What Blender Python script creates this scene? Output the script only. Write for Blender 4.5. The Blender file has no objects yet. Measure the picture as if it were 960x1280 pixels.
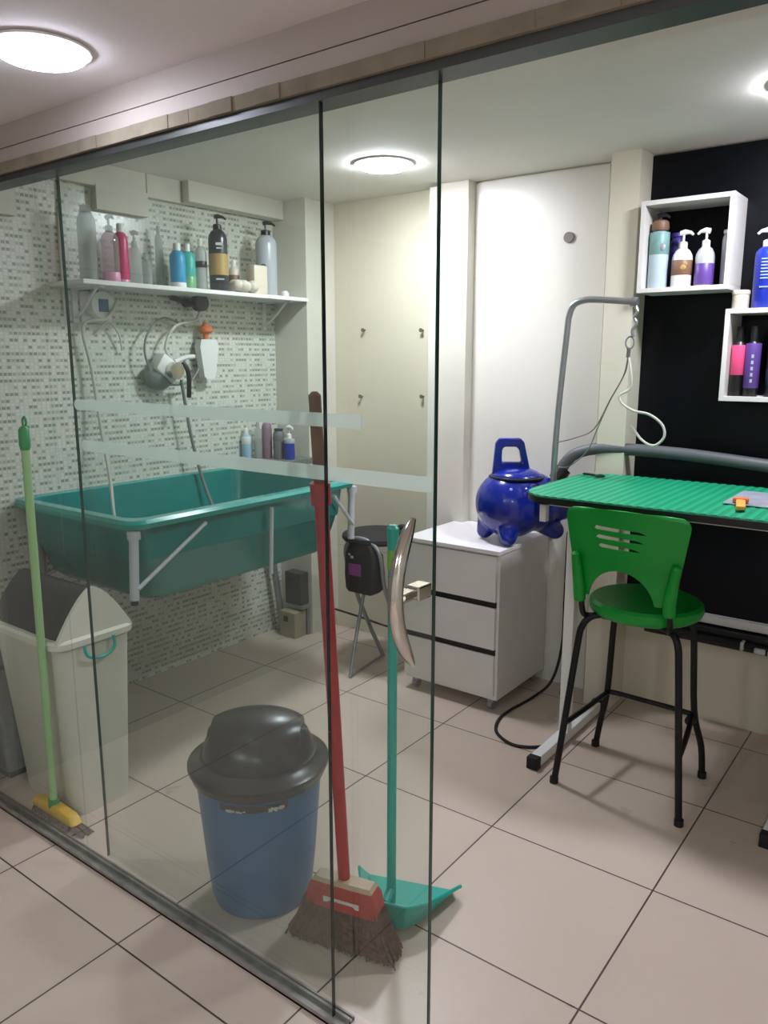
import bpy, bmesh, math, random
from mathutils import Vector, Matrix
random.seed(7)
S = bpy.context.scene
COL = S.collection
PI = math.pi
R = math.radians

# ------------------------------------------------------------------ materials
def lin(c):
    if isinstance(c, str):
        c = [int(c[i:i+2], 16)/255 for i in (0, 2, 4)]
    return tuple(((v/12.92) if v <= .04045 else ((v+.055)/1.055)**2.4) for v in c) + (1,)

def mat(name, col, rough=.5, metal=0, noise=0, nscale=20, spec=.5, alpha=1, trans=0, bump=0, emit=0, coat=0):
    m = bpy.data.materials.new(name); m.use_nodes = True
    nt = m.node_tree; b = nt.nodes['Principled BSDF']
    c = lin(col)
    b.inputs['Base Color'].default_value = c
    b.inputs['Roughness'].default_value = rough
    b.inputs['Metallic'].default_value = metal
    b.inputs['Specular IOR Level'].default_value = spec
    b.inputs['Alpha'].default_value = alpha
    b.inputs['Transmission Weight'].default_value = trans
    b.inputs['Coat Weight'].default_value = coat
    if emit:
        b.inputs['Emission Color'].default_value = c
        b.inputs['Emission Strength'].default_value = emit
    if noise or bump:
        tc = nt.nodes.new('ShaderNodeTexCoord')
        n = nt.nodes.new('ShaderNodeTexNoise'); n.inputs['Scale'].default_value = nscale; n.inputs['Detail'].default_value = 5
        nt.links.new(tc.outputs['Object'], n.inputs['Vector'])
        if noise:
            r = nt.nodes.new('ShaderNodeValToRGB')
            r.color_ramp.elements[0].position = .3; r.color_ramp.elements[1].position = .7
            r.color_ramp.elements[0].color = tuple(v*(1-noise) for v in c[:3])+(1,)
            r.color_ramp.elements[1].color = tuple(min(1, v*(1+noise*.4)) for v in c[:3])+(1,)
            nt.links.new(n.outputs['Fac'], r.inputs['Fac']); nt.links.new(r.outputs['Color'], b.inputs['Base Color'])
        if bump:
            bp = nt.nodes.new('ShaderNodeBump'); bp.inputs['Strength'].default_value = bump; bp.inputs['Distance'].default_value = .004
            nt.links.new(n.outputs['Fac'], bp.inputs['Height']); nt.links.new(bp.outputs['Normal'], b.inputs['Normal'])
    return m

class NT:
    """tiny helper for math node graphs"""
    def __init__(s, m):
        s.t = m.node_tree; s.n = s.t.nodes
    def v(s, sock, x):
        if isinstance(x, (int, float)): sock.default_value = x
        else: s.t.links.new(x, sock)
    def m(s, op, a, b=0., c=0.):
        q = s.n.new('ShaderNodeMath'); q.operation = op
        s.v(q.inputs[0], a); s.v(q.inputs[1], b); s.v(q.inputs[2], c); return q.outputs[0]
    def xyz(s):
        tc = s.n.new('ShaderNodeNewGeometry'); sp = s.n.new('ShaderNodeSeparateXYZ')
        s.t.links.new(tc.outputs['Position'], sp.inputs[0]); return sp.outputs
    def comb(s, x, y, z=0.):
        c = s.n.new('ShaderNodeCombineXYZ'); s.v(c.inputs[0], x); s.v(c.inputs[1], y); s.v(c.inputs[2], z); return c.outputs[0]
    def white(s, vec):
        w = s.n.new('ShaderNodeTexWhiteNoise'); w.noise_dimensions = '3D'; s.t.links.new(vec, w.inputs[0]); return w.outputs['Value']
    def noise(s, scale, detail=3.):
        tc = s.n.new('ShaderNodeNewGeometry')
        w = s.n.new('ShaderNodeTexNoise'); w.inputs['Scale'].default_value = scale; w.inputs['Detail'].default_value = detail
        s.t.links.new(tc.outputs['Position'], w.inputs['Vector']); return w.outputs['Fac']
    def ramp(s, f, stops, const=False):
        r = s.n.new('ShaderNodeValToRGB'); e = r.color_ramp.elements
        if const: r.color_ramp.interpolation = 'CONSTANT'
        while len(e) < len(stops): e.new(.5)
        for i, (p, c) in enumerate(stops): e[i].position = p; e[i].color = lin(c)
        s.v(r.inputs[0], f); return r.outputs[0]
    def mix(s, f, a, b, mode='MIX'):
        q = s.n.new('ShaderNodeMix'); q.data_type = 'RGBA'; q.blend_type = mode
        s.v(q.inputs[0], f)
        for i, x in ((6, a), (7, b)):
            if isinstance(x, str): q.inputs[i].default_value = lin(x)
            else: s.t.links.new(x, q.inputs[i])
        return q.outputs[2]
    def bump(s, h, st=.3, d=.002):
        b = s.n.new('ShaderNodeBump'); b.inputs['Strength'].default_value = st; b.inputs['Distance'].default_value = d
        s.v(b.inputs['Height'], h); return b.outputs[0]

def joint(g, coord, off, pitch, w):
    f = g.m('FRACT', g.m('DIVIDE', g.m('SUBTRACT', coord, off), pitch))
    return g.m('LESS_THAN', g.m('MINIMUM', f, g.m('SUBTRACT', 1., f)), w/2/pitch)

def floor_mat():
    m = mat('floor_tile', 'cdb9a8', .22); g = NT(m); b = g.n['Principled BSDF']; o = g.xyz()
    j = g.m('MAXIMUM', joint(g, o[0], -.5825-.0, .5237, .005), joint(g, o[1], 1.0125, .5237, .005))
    cell = g.comb(g.m('FLOOR', g.m('DIVIDE', g.m('SUBTRACT', o[0], -.5825), .5237)), g.m('FLOOR', g.m('DIVIDE', g.m('SUBTRACT', o[1], 1.0125), .5237)))
    t = g.ramp(g.white(cell), [(0, 'c3b0a0'), (1, 'ccb9a9')])
    t = g.mix(g.m('MULTIPLY', g.noise(2.5, 5.), .3), t, 'b8a89c')
    t = g.mix(g.m('MULTIPLY', g.noise(22., 4.), .12), t, 'e2d5c9')
    g.t.links.new(g.mix(j, t, '4f443d'), b.inputs['Base Color'])
    g.v(b.inputs['Roughness'], g.m('ADD', .2, g.m('MULTIPLY', g.noise(6., 4.), .25)))
    g.t.links.new(g.bump(g.m('SUBTRACT', 1., j), .5, .002), b.inputs['Normal'])
    return m

def mosaic_mat():
    m = mat('glass_mosaic', 'c8cabb', .25); g = NT(m); b = g.n['Principled BSDF']; o = g.xyz()
    rp = .0130
    row = g.m('FLOOR', g.m('DIVIDE', o[2], rp)); cp = .0185
    col = g.m('FLOOR', g.m('DIVIDE', o[1], cp))
    sheet = g.white(g.comb(g.m('FLOOR', g.m('DIVIDE', o[1], .259)), g.m('FLOOR', g.m('DIVIDE', o[2], .305))))
    striped = g.m('GREATER_THAN', sheet, .42)
    even = g.m('LESS_THAN', g.m('MODULO', g.m('ADD', row, 400.), 2.), .5)
    rnd = g.white(g.comb(col, row, 3.)); rnd2 = g.white(g.comb(col, row, 9.))
    a = g.m('MULTIPLY', even, g.m('LESS_THAN', rnd, .66))
    c = g.m('MULTIPLY', g.m('LESS_THAN', rnd, .5), even)
    on = g.m('ADD', g.m('MULTIPLY', a, striped), g.m('MULTIPLY', c, g.m('SUBTRACT', 1., striped)))
    dark = g.ramp(rnd2, [(0, '8c9c88'), (.35, 'a9b39f'), (.6, '979388'), (.85, 'b6bbaa')], True)
    light = g.ramp(rnd2, [(0, 'd9dcd0'), (.5, 'e2e3d9'), (1, 'cfd5c6')])
    t = g.mix(on, light, dark)
    t = g.mix(g.m('MULTIPLY', g.noise(3., 4.), .2), t, 'a09f90')
    j = g.m('MAXIMUM', joint(g, o[2], 0., rp, .0022), joint(g, o[1], 0., cp, .0045))
    g.t.links.new(g.mix(j, t, 'cbcabd'), b.inputs['Base Color'])
    g.t.links.new(g.bump(g.m('SUBTRACT', 1., j), .25, .001), b.inputs['Normal'])
    return m

def wall_mat(name, base, dirt, jz=None, jx=None, axis=0, rough=.35, jw=.003):
    m = mat(name, base, rough); g = NT(m); b = g.n['Principled BSDF']; o = g.xyz()
    t = g.mix(g.m('MULTIPLY', g.noise(2.2, 5.), .5), base, dirt)
    if jz:
        j = joint(g, o[2], jz[0], jz[1], jw)
        if jx: j = g.m('MAXIMUM', j, joint(g, o[axis], jx[0], jx[1], jw))
        t = g.mix(j, t, '4a463e' if jw > .003 else 'a8a08c')
    g.t.links.new(t, b.inputs['Base Color'])
    return m

def glass_mat(name, tint, ior=1.5, haze=0.):
    m = bpy.data.materials.new(name); m.use_nodes = True; nt = m.node_tree; nt.nodes.clear()
    out = nt.nodes.new('ShaderNodeOutputMaterial'); fr = nt.nodes.new('ShaderNodeFresnel'); 
    ge = nt.nodes.new('ShaderNodeNewGeometry'); io = nt.nodes.new('ShaderNodeMath'); io.operation = 'MULTIPLY_ADD'   # same reflectance on both faces of the sheet
    nt.links.new(ge.outputs['Backfacing'], io.inputs[0]); io.inputs[1].default_value = 1/ior - ior; io.inputs[2].default_value = ior
    nt.links.new(io.outputs[0], fr.inputs['IOR'])
    tr = nt.nodes.new('ShaderNodeBsdfTransparent'); tr.inputs[0].default_value = lin(tint)
    gl = nt.nodes.new('ShaderNodeBsdfGlossy'); gl.inputs['Roughness'].default_value = .0
    mx = nt.nodes.new('ShaderNodeMixShader'); nt.links.new(fr.outputs[0], mx.inputs[0])
    nt.links.new(tr.outputs[0], mx.inputs[1]); nt.links.new(gl.outputs[0], mx.inputs[2])
    last = mx.outputs[0]
    if haze:                       # pale diffuse layer mixed evenly over the clear sheet
        df = nt.nodes.new('ShaderNodeBsdfDiffuse'); df.inputs[0].default_value = lin('d8dcd4')
        m2 = nt.nodes.new('ShaderNodeMixShader'); m2.inputs[0].default_value = haze
        nt.links.new(last, m2.inputs[1]); nt.links.new(df.outputs[0], m2.inputs[2]); last = m2.outputs[0]
    nt.links.new(last, out.inputs[0]); return m

def frost_mat():
    m = bpy.data.materials.new('frosted_film'); m.use_nodes = True; nt = m.node_tree; nt.nodes.clear()
    N = nt.nodes.new; out = N('ShaderNodeOutputMaterial')
    d = N('ShaderNodeBsdfDiffuse'); d.inputs[0].default_value = lin('e2ece4'); t = N('ShaderNodeBsdfTranslucent'); t.inputs[0].default_value = lin('e6f0ea')
    a = N('ShaderNodeMixShader'); a.inputs[0].default_value = .6; nt.links.new(d.outputs[0], a.inputs[1]); nt.links.new(t.outputs[0], a.inputs[2])
    p = N('ShaderNodeBsdfTransparent'); b = N('ShaderNodeMixShader'); b.inputs[0].default_value = .6
    nt.links.new(p.outputs[0], b.inputs[1]); nt.links.new(a.outputs[0], b.inputs[2]); nt.links.new(b.outputs[0], out.inputs[0]); return m

M = {}
M['floor'] = floor_mat(); M['mosaic'] = mosaic_mat()
M['wall'] = wall_mat('cream_wall', 'd6cfbc', 'c8c0aa')
M['wall_low'] = wall_mat('cream_wall_tile', 'd6cfba', 'c2b99f', (.47, 5.))
M['panel'] = wall_mat('white_panel', 'dcd8cd', 'd2cdc0')
M['shop'] = wall_mat('shop_wall_tile', '85807a', '7b7670', (.43, .69), (-.2, .9), 1, .3, .008)
M['plain'] = mat('cream_paint', 'd3cfc1', .6, noise=.06, nscale=3)
M['white_paint'] = mat('white_paint', 'dedbd0', .5)
M['ceil'] = mat('ceiling_paint', 'e0dbd2', .8, noise=.05, nscale=2)
M['ceil_out'] = mat('shop_ceiling', 'e9e2e2', .8, noise=.05, nscale=2)
M['fascia'] = mat('taupe_fascia', 'b3a8a0', .6, noise=.08, nscale=3)
M['rail_dark'] = mat('dark_rail', '4f5250', .4, .6)
M['plaster'] = mat('rough_plaster', '8c8270', .9, noise=.25, nscale=14, bump=.6)
M['alu'] = mat('aluminium_track', '97928a', .5, .35, noise=.3, nscale=30)
M['black_wall'] = mat('black_paint', '04060c', .38, noise=.3, nscale=3, spec=.2)
M['white'] = mat('white_plastic', 'e6e4e0', .4)
M['mdf'] = mat('white_melamine', 'dad6d0', .35, noise=.04, nscale=8)
M['mdf_top'] = mat('white_melamine_top', 'e8e4e4', .3)
M['black'] = mat('black_plastic', '0b0b0c', .4)
M['black_metal'] = mat('black_powder_coat', '0a0a0c', .45, spec=.35)
M['rubber'] = mat('black_rubber', '121214', .7)
M['dark_green_edge'] = mat('glass_edge_green', '24443a', .15)
M['dark_edge'] = mat('glass_edge_dark', '262c2a', .15)
M['glass'] = glass_mat('clear_glass', 'fafdfb', 1.44, .006)
M['frost'] = frost_mat()
M['chrome'] = mat('chrome', 'd9d6d0', .12, 1)
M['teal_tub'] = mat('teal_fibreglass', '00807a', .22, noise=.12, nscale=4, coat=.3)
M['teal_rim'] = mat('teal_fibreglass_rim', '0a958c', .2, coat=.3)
M['pvc'] = mat('grey_white_pipe', 'c6c6cb', .35)
M['grey_metal'] = mat('grey_metal', '8f9194', .35, .5)
M['steel'] = mat('steel_tube', 'a5a7aa', .3, .8)
M['navy_plastic'] = mat('royal_blue_plastic', '0b2186', .22, coat=.3)
M['blue_bin'] = mat('slate_blue_plastic', '1b679b', .38)
M['grey_lid'] = mat('charcoal_plastic', '27292c', .3, noise=.15, nscale=30)
M['ivory'] = mat('ivory_plastic', 'cfcabb', .4, noise=.05, nscale=5)
M['ivory2'] = mat('ivory_plastic_lid', 'ded9cb', .35)
M['flap'] = mat('dark_taupe_flap', '3d3a38', .4)
M['green_chair'] = mat('green_plastic', '089030', .35, spec=.4)
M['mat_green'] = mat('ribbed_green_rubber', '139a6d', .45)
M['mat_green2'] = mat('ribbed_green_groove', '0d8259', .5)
M['red'] = mat('red_plastic', 'b01f2a', .4, noise=.15, nscale=20)
M['red2'] = mat('red_broom_cap', 'a83a34', .5)
M['wood'] = mat('brown_wood', '7a4b34', .5, noise=.3, nscale=40)
M['tan'] = mat('tan_plastic', 'b59f84', .5)
M['bristle'] = mat('brown_bristles', '6a5248', .9, noise=.4, nscale=90, bump=.5)
M['bristle_grey'] = mat('grey_bristles', '7d7268', .9, noise=.3, nscale=90)
M['teal_pole'] = mat('turquoise_plastic', '08a697', .35)
M['dustpan'] = mat('turquoise_dustpan', '16a694', .35, noise=.1, nscale=20)
M['lime'] = mat('lime_label', '79b53a', .5)
M['pale_green'] = mat('pale_green_pole', '9fc58a', .4)
M['mid_green'] = mat('mid_green_plastic', '2b8f4e', .4)
M['yellow'] = mat('yellow_plastic', 'd9ae2a', .4, noise=.15, nscale=20)
M['orange'] = mat('orange_plastic', 'd8743c', .45)
M['amber'] = mat('amber_plastic', 'dba04a', .45)
M['cable_w'] = mat('white_cable', 'c8c6ba', .5)
M['cable_g'] = mat('grey_hose', '7d827d', .45)
M['hose'] = mat('grey_ribbed_hose', '55585a', .5)
M['granite'] = mat('grey_granite', '777a74', .35, noise=.5, nscale=90)
M['box_dark'] = mat('dark_carton', '3b3a34', .8, noise=.3, nscale=10)
M['box_beige'] = mat('beige_carton', 'a29a80', .8, noise=.15, nscale=8)
M['crate_grey'] = mat('grey_crate', '6e7072', .6, noise=.2, nscale=40)
M['navy'] = mat('navy_carton', '1d2636', .5)
M['pink'] = mat('pink_bottle', 'd13a72', .35)
M['pinkp'] = mat('magenta_print', '8d3a86', .7)
M['clear'] = glass_mat('clear_bottle_plastic', 'eef1f3', 1.35, .34)
M['clear_pink'] = glass_mat('clear_pinkish_plastic', 'f0dde6', 1.35, .22)
M['pink_liquid'] = mat('pale_pink_liquid', 'e8a8c4', .3)
M['sky'] = mat('sky_blue_bottle', '2f9cc8', .35)
M['aqua'] = mat('aqua_bottle', '2fae9d', .35)
M['aqua2'] = mat('green_yellow_liquid', '6fae7c', .35)
M['gold'] = mat('ochre_label', 'b08f4e', .4)
M['char'] = mat('charcoal_bottle', '2a2d31', .3)
M['brown'] = mat('brown_label', '7d5b45', .5)
M['cream_b'] = mat('cream_bottle', 'd5cbb6', .4)
M['sponge'] = mat('pale_sponge', 'd8cdbd', .9, noise=.15, nscale=60, bump=.8)
M['teal_label'] = mat('grey_teal_label', '7fa6a2', .45, noise=.2, nscale=30)
M['pale_label'] = mat('pale_blue_label', 'b9c9d0', .45)
M['purple'] = mat('purple_label', '5b3f8a', .4)
M['purple_d'] = mat('deep_purple_bottle', '3a2f78', .4)
M['cobalt'] = mat('cobalt_bottle', '1c2f9a', .3)
M['cobalt_l'] = mat('cobalt_print', '8f9ed6', .4)
M['frosty'] = mat('frosted_plastic_bottle', 'b9bcc0', .3, alpha=.9)
M['hotpink'] = mat('hot_pink_label', 'e0507e', .4)
M['silver'] = mat('silver_sheet', 'b5b7c4', .35, .3, noise=.25, nscale=15)
M['display'] = mat('blue_display', '34607c', .3)
M['sticker'] = mat('pale_sticker', 'cfcdc8', .6, noise=.3, nscale=60)
M['screw'] = mat('rusty_screw', '6d675c', .5, .3)
M['mauve'] = mat('mauve_bottle', '8d7480', .4)
M['paleblue'] = mat('pale_blue_bottle', '9cc0d6', .4)

def lamp_mat(name, col, e):
    m = bpy.data.materials.new(name); m.use_nodes = True; nt = m.node_tree; nt.nodes.clear()
    o = nt.nodes.new('ShaderNodeOutputMaterial'); em = nt.nodes.new('ShaderNodeEmission')
    em.inputs[0].default_value = lin(col); em.inputs[1].default_value = e
    nt.links.new(em.outputs[0], o.inputs[0]); return m
M['lamp_in'] = lamp_mat('inner_lamp_glow', 'eff2ff', 245)
M['lamp_out'] = lamp_mat('outer_lamp_glow', 'e9edff', 50)

# ------------------------------------------------------------------ mesh helpers
WL = {}
class MB:
    def __init__(s): s.b = bmesh.new()
    def box(s, x0, x1, y0, y1, z0, z1, bev=0):
        vs = [s.b.verts.new((x, y, z)) for z in (z0, z1) for y in (y0, y1) for x in (x0, x1)]
        fs = [s.b.faces.new([vs[i] for i in q]) for q in ((0, 2, 3, 1), (4, 5, 7, 6), (0, 1, 5, 4), (2, 6, 7, 3), (0, 4, 6, 2), (1, 3, 7, 5))]
        if bev:
            es = set(e for f in fs for e in f.edges)
            bmesh.ops.bevel(s.b, geom=list(es), offset=bev, segments=2, affect='EDGES', profile=.5)
        return s
    def ring(s, c, a, b, r, seg, rb=None):
        rb = rb or r
        return [s.b.verts.new(c + a*math.cos(2*PI*i/seg)*r + b*math.sin(2*PI*i/seg)*rb) for i in range(seg)]
    def bridge(s, l0, l1):
        n = len(l0)
        for i in range(n): s.b.faces.new((l0[i], l0[(i+1) % n], l1[(i+1) % n], l1[i]))
    def tube(s, pts, r, seg=10, cap=True, sm=0, closed=False, flat=1.):
        pts = [Vector(p) for p in pts]
        if sm: pts = smooth(pts, sm)
        rs = r if isinstance(r, (list, tuple)) else [r]*len(pts)
        if len(rs) != len(pts):
            rs = [rs[0] + (rs[-1]-rs[0])*i/(len(pts)-1) for i in range(len(pts))]
        loops = []; up = None
        for i, p in enumerate(pts):
            t = (pts[min(i+1, len(pts)-1)] - pts[max(i-1, 0)]).normalized()
            if up is None:
                up = Vector((0, 0, 1)) if abs(t.z) < .9 else Vector((0, 1, 0))
            a = (up - t*up.dot(t)).normalized(); b = t.cross(a); up = a
            loops.append(s.ring(p, a, b, rs[i], seg, rs[i]*flat))
        for i in range(len(loops)-1): s.bridge(loops[i], loops[i+1])
        if closed: s.bridge(loops[-1], loops[0])
        elif cap:
            s.b.faces.new(loops[0][::-1]); s.b.faces.new(loops[-1])
        return s
    def cyl(s, p0, p1, r, seg=16): return s.tube([p0, p1], r, seg)
    def lathe(s, prof, c=(0, 0, 0), seg=24, sx=1, sy=1):
        c = Vector(c); prev = None
        for (r, z) in prof:
            l = [s.b.verts.new(c + Vector((math.cos(2*PI*i/seg)*r*sx, math.sin(2*PI*i/seg)*r*sy, z))) for i in range(seg)]
            if prev: s.bridge(prev, l)
            else: s.b.faces.new(l[::-1])
            prev = l
        s.b.faces.new(prev); return s
    def loft(s, loops, cap0=True, cap1=True):
        ls = [[s.b.verts.new(p) for p in l] for l in loops]
        for i in range(len(ls)-1): s.bridge(ls[i], ls[i+1])
        if cap0: s.b.faces.new(ls[0][::-1])
        if cap1: s.b.faces.new(ls[-1])
        return s
    def prism(s, poly, o, a, b, n):
        """2-D polygon in the frame (o; a, b) pushed along n"""
        o, a, b, n = map(Vector, (o, a, b, n))
        l0 = [o + a*u + b*v for u, v in poly]
        return s.loft([l0, [p + n for p in l0]])
    def ball(s, c, r, sx=1, sy=1, sz=1, seg=20, rot=None):
        mt = Matrix.Translation(c) @ (rot or Matrix()) @ Matrix.Diagonal((r*sx, r*sy, r*sz, 1))
        bmesh.ops.create_uvsphere(s.b, u_segments=seg, v_segments=seg*2//3, radius=1, matrix=mt); return s
    def rot(s, m):
        bmesh.ops.transform(s.b, matrix=m, verts=s.b.verts); return s
    def build(s, name, m, parent=None, smooth=True, local=False, extra=None, at=None):
        bmesh.ops.recalc_face_normals(s.b, faces=s.b.faces)
        off = Vector((0, 0, 0))
        if parent is not None: off = WL.get(parent.name, Vector((0, 0, 0)))
        elif at is not None: off = Vector(at)
        if not local and off.length > 0:
            bmesh.ops.translate(s.b, vec=-off, verts=s.b.verts)
        me = bpy.data.meshes.new(name); s.b.to_mesh(me); s.b.free()
        me.materials.append(M[m] if isinstance(m, str) else m)
        for x in (extra or []): me.materials.append(M[x])
        if smooth:
            me.shade_smooth(); me.set_sharp_from_angle(angle=R(38))
        o = bpy.data.objects.new(name, me); COL.objects.link(o)
        if parent is not None: o.parent = parent; WL[o.name] = off
        else:
            o.location = off; WL[o.name] = off
        return o

def smooth(pts, n):
    out = []
    P = [pts[0]] + list(pts) + [pts[-1]]
    for i in range(1, len(P)-2):
        p0, p1, p2, p3 = P[i-1:i+3]
        for k in range(n):
            t = k/n
            out.append(.5*((2*p1) + (p2-p0)*t + (2*p0-5*p1+4*p2-p3)*t*t + (3*p1-p0-3*p2+p3)*t**3))
    out.append(P[-2]); return out

def rrect(x0, x1, y0, y1, r, z, n=6):
    out = []
    for cx, cy, a0 in ((x1-r, y1-r, 0), (x0+r, y1-r, 90), (x0+r, y0+r, 180), (x1-r, y0+r, 270)):
        for k in range(n+1):
            a = R(a0 + 90*k/n); out.append(Vector((cx + r*math.cos(a), cy + r*math.sin(a), z)))
    return out

def tag(o, label, cat, group=None, kind=None):
    o['label'] = label; o['category'] = cat
    if group: o['group'] = group
    if kind: o['kind'] = kind
    return o
def thing(name, loc, label, cat, group=None, rz=0):
    o = bpy.data.objects.new(name, None); o.empty_display_size = .05; COL.objects.link(o); o.location = loc
    o.rotation_euler = (0, 0, rz); WL[o.name] = Vector(loc)
    return tag(o, label, cat, group)
def struct(name, mb, m, **k):
    o = mb.build(name, m, smooth=False, **k); o['kind'] = 'structure'; return o

# ------------------------------------------------------------------ the room
XM = -3.02; YB = 3.28; YF = 1.17; XR = 1.3; ZI = 2.28; ZO = 2.093
f = struct('floor', MB().box(-3.15, XR+.1, -2.4, YB+.15, -.1, 0), 'floor')
struct('ceiling', MB().box(-3.15, XR+.1, 1.155, YB+.15, ZI, ZI+.1), 'ceil')
struct('ceiling_shop', MB().box(-2.7, XR+.1, -2.4, 1.157, ZO, ZO+.19), 'ceil_out')
struct('wall_left', MB().box(XM-.12, XM, 1.05, YB+.12, 0, ZI), 'mosaic')
struct('wall_left_return', MB().box(XM, -2.6, 1.05, 1.17, 0, ZI), 'plain')
struct('wall_left_shop', MB().box(-2.72, -2.6, -2.4, 1.05, 0, ZO), 'shop')
struct('wall_back', MB().box(XM, XR+.1, YB, YB+.12, 0, ZI), 'wall_low')
struct('wall_right', MB().box(XR, XR+.1, -2.4, YB, 0, ZI), 'plain')
struct('wall_front', MB().box(-2.7, XR, -2.5, -2.4, 0, ZO), 'plain')
# corner pier at the end of the mosaic wall, slim pier, pier beside the black wall
struct('trim_1', MB().box(XM, -2.79, 3.06, YB, 0, ZI), 'plain')
struct('trim_2', MB().box(-2.075, -1.93, 3.2, YB, 0, ZI), 'plain')
struct('trim_3', MB().box(-2.12, -2.076, 3.17, YB, 0, 2.265, .004), 'white_paint')
struct('trim_4', MB().box(-1.245, -1.128, 3.13, YB, 0, ZI), 'wall')
struct('trim_5', MB().box(-1.93, -1.30, 3.262, YB, .0, 2.27), 'panel')
struct('wall_black_panel', MB().box(-1.128, XR, 3.262, YB, .47, 2.275), 'black_wall')
struct('trim_6', MB().box(-.98, XR, 3.235, YB, .435, .47, .003), 'white')
# plaster band over the mosaic
bm = MB()
bm.box(XM, -2.985, 1.17, 2.26, 2.19, ZI); bm.box(XM, -2.982, 2.01, 2.265, 2.10, 2.2)
bm.box(XM, -2.985, 2.265, 2.45, 2.185, ZI); bm.box(XM, -2.94, 2.455, 3.06, 2.19, ZI)
bm.box(XM, -2.98, 1.40, 1.66, 2.025, 2.145)
struct('trim_7', bm, 'plain')
# lowered box of the ceiling just inside the glass
struct('ceiling_box', MB().box(-.74, XR, 1.22, 1.78, 2.15, ZI), 'ceil')
# beam over the glass: two boards, the plaster lip and the dark top rail
struct('trim_8', MB().box(-2.6, XR, 1.157, 1.22, 2.038, ZI), 'fascia')
struct('trim_9', MB().box(-2.6, XR, 1.153, 1.22, 2.0, 2.034), 'fascia')
bm = MB(); n = 60; y0 = 1.150
for i in range(n):
    xa = -2.6 + 3.9*i/n; xb = -2.6 + 3.9*(i+1)/n; d = random.uniform(0, .004)
    bm.box(xa, xb, y0-d, 1.22, 1.974, 2.001)
struct('trim_10', bm, 'plaster')
struct('trim_11', MB().box(-2.6, XR, 1.158, 1.216, 1.957, 1.975), 'rail_dark')

# floor track of the glass front
t = MB()
t.box(-2.6, -.985, 1.150, 1.158, 0, .016); t.box(-2.6, -.985, 1.178, 1.184, 0, .016)
t.box(-2.6, -.985, 1.150, 1.198, 0, .006); t.box(-2.6, -.985, 1.194, 1.198, 0, .010)
struct('trim_12', t, 'alu')

# glass panes
def pane(name, x0, x1, y0, y1, z0, z1, kind=None):
    g = bpy.data.objects.new('x', None) if False else None
    o = MB().box(x0, x1, y0, y1, z0, z1).build(name, 'glass', smooth=False)
    o['kind'] = 'structure'
    return o
pane('window_1', -2.6, -1.998, 1.163, 1.171, .014, 1.962)
w2 = pane('window_2', -1.994, -1.022, 1.163, 1.171, .014, 1.962)
MB().box(-1.022, -1.019, 1.163, 1.171, .014, 1.962).build('pane_edge', 'dark_edge', w2, smooth=False)
d1 = pane('door_1', -1.955, -.790, 1.205, 1.213, .012, 1.962)
MB().box(-.790, -.787, 1.205, 1.213, .012, 1.962).build('pane_edge', 'dark_green_edge', d1, smooth=False)
MB().box(-1.957, -1.955, 1.205, 1.213, .012, 1.962).build('pane_edge', 'dark_green_edge', d1, smooth=False)
# frosted safety stripes on the sliding pane: round left ends
def stripe(x0, x1, z0, z1):
    h = (z1-z0)/2; pl = [(x1, z0), (x1, z1)] + [(x0+h - math.sin(PI*k/8)*h, (z0+z1)/2 + math.cos(PI*k/8)*h) for k in range(9)]
    return MB().prism(pl, (0, 1.2035, 0), (1, 0, 0), (0, 0, 1), (0, .0012, 0))
stripe(-1.95, -.96, 1.362, 1.390).build('frosted_stripe', 'frost', d1, smooth=False)
stripe(-1.93, -.792, 1.252, 1.282).build('frosted_stripe', 'frost', d1, smooth=False)
# bow handle
pts = []
for i in range(25):
    u = i/24*2-1; pts.append((-.806 + .0*u, 1.108 + .055*u*u, 1.067 + u*.142))
h = MB().tube(pts, [.006+.0085*(1-(abs(i/24*2-1))**6) for i in range(25)], 16).build('handle', 'chrome', d1)
m_ = MB().box(-.822, -.790, 1.160, 1.204, 1.052, 1.080, .003).box(-.818, -.796, 1.110, 1.162, 1.058, 1.062).box(-.818, -.796, 1.110, 1.162, 1.072, 1.076)
m_.build('handle_mount', 'chrome', d1, smooth=False)

# lamps
def lamp(x, y, z, r, m, label, e):
    o = thing('ceiling_lamp', (x, y, z), label, 'ceiling lamp', 'round ceiling lamps')
    MB().lathe([(r*1.0, 0), (r*1.1, -.002), (r*1.09, -.006), (r*1.0, -.008), (r*1.0, -.004)], (0, 0, 0), 40).build('lamp_rim', 'white', o, local=True)
    MB().lathe([(r*.985, -.005), (r*.965, -.013), (r*.85, -.019), (r*.5, -.022)], (0, 0, 0), 40).build('lamp_disc', m, o, local=True)
    return o
lamp(-2.055, 2.735, ZI, .112, 'lamp_in', 'round white ceiling lamp glowing beyond the glass, above the blue bin', 1)
lamp(-.475, 2.69, ZI, .112, 'lamp_in', 'round ceiling lamp above the black wall and its box shelves, cut by the right edge', 1)
lamp(-1.545, .938, ZO, .088, 'lamp_out', 'round glowing ceiling lamp on the near ceiling in front of the glass front', 1)
lamp(-1.2, -1.1, ZO, .11, 'lamp_in', 'added fill lamp out of view behind the viewer on the left', 1)  # unseen lamp, added to brighten the near room
lamp(.5, -.9, ZO, .11, 'lamp_in', 'added fill lamp out of view behind the viewer on the right', 1)  # second unseen lamp, added for more light on the near side

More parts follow.
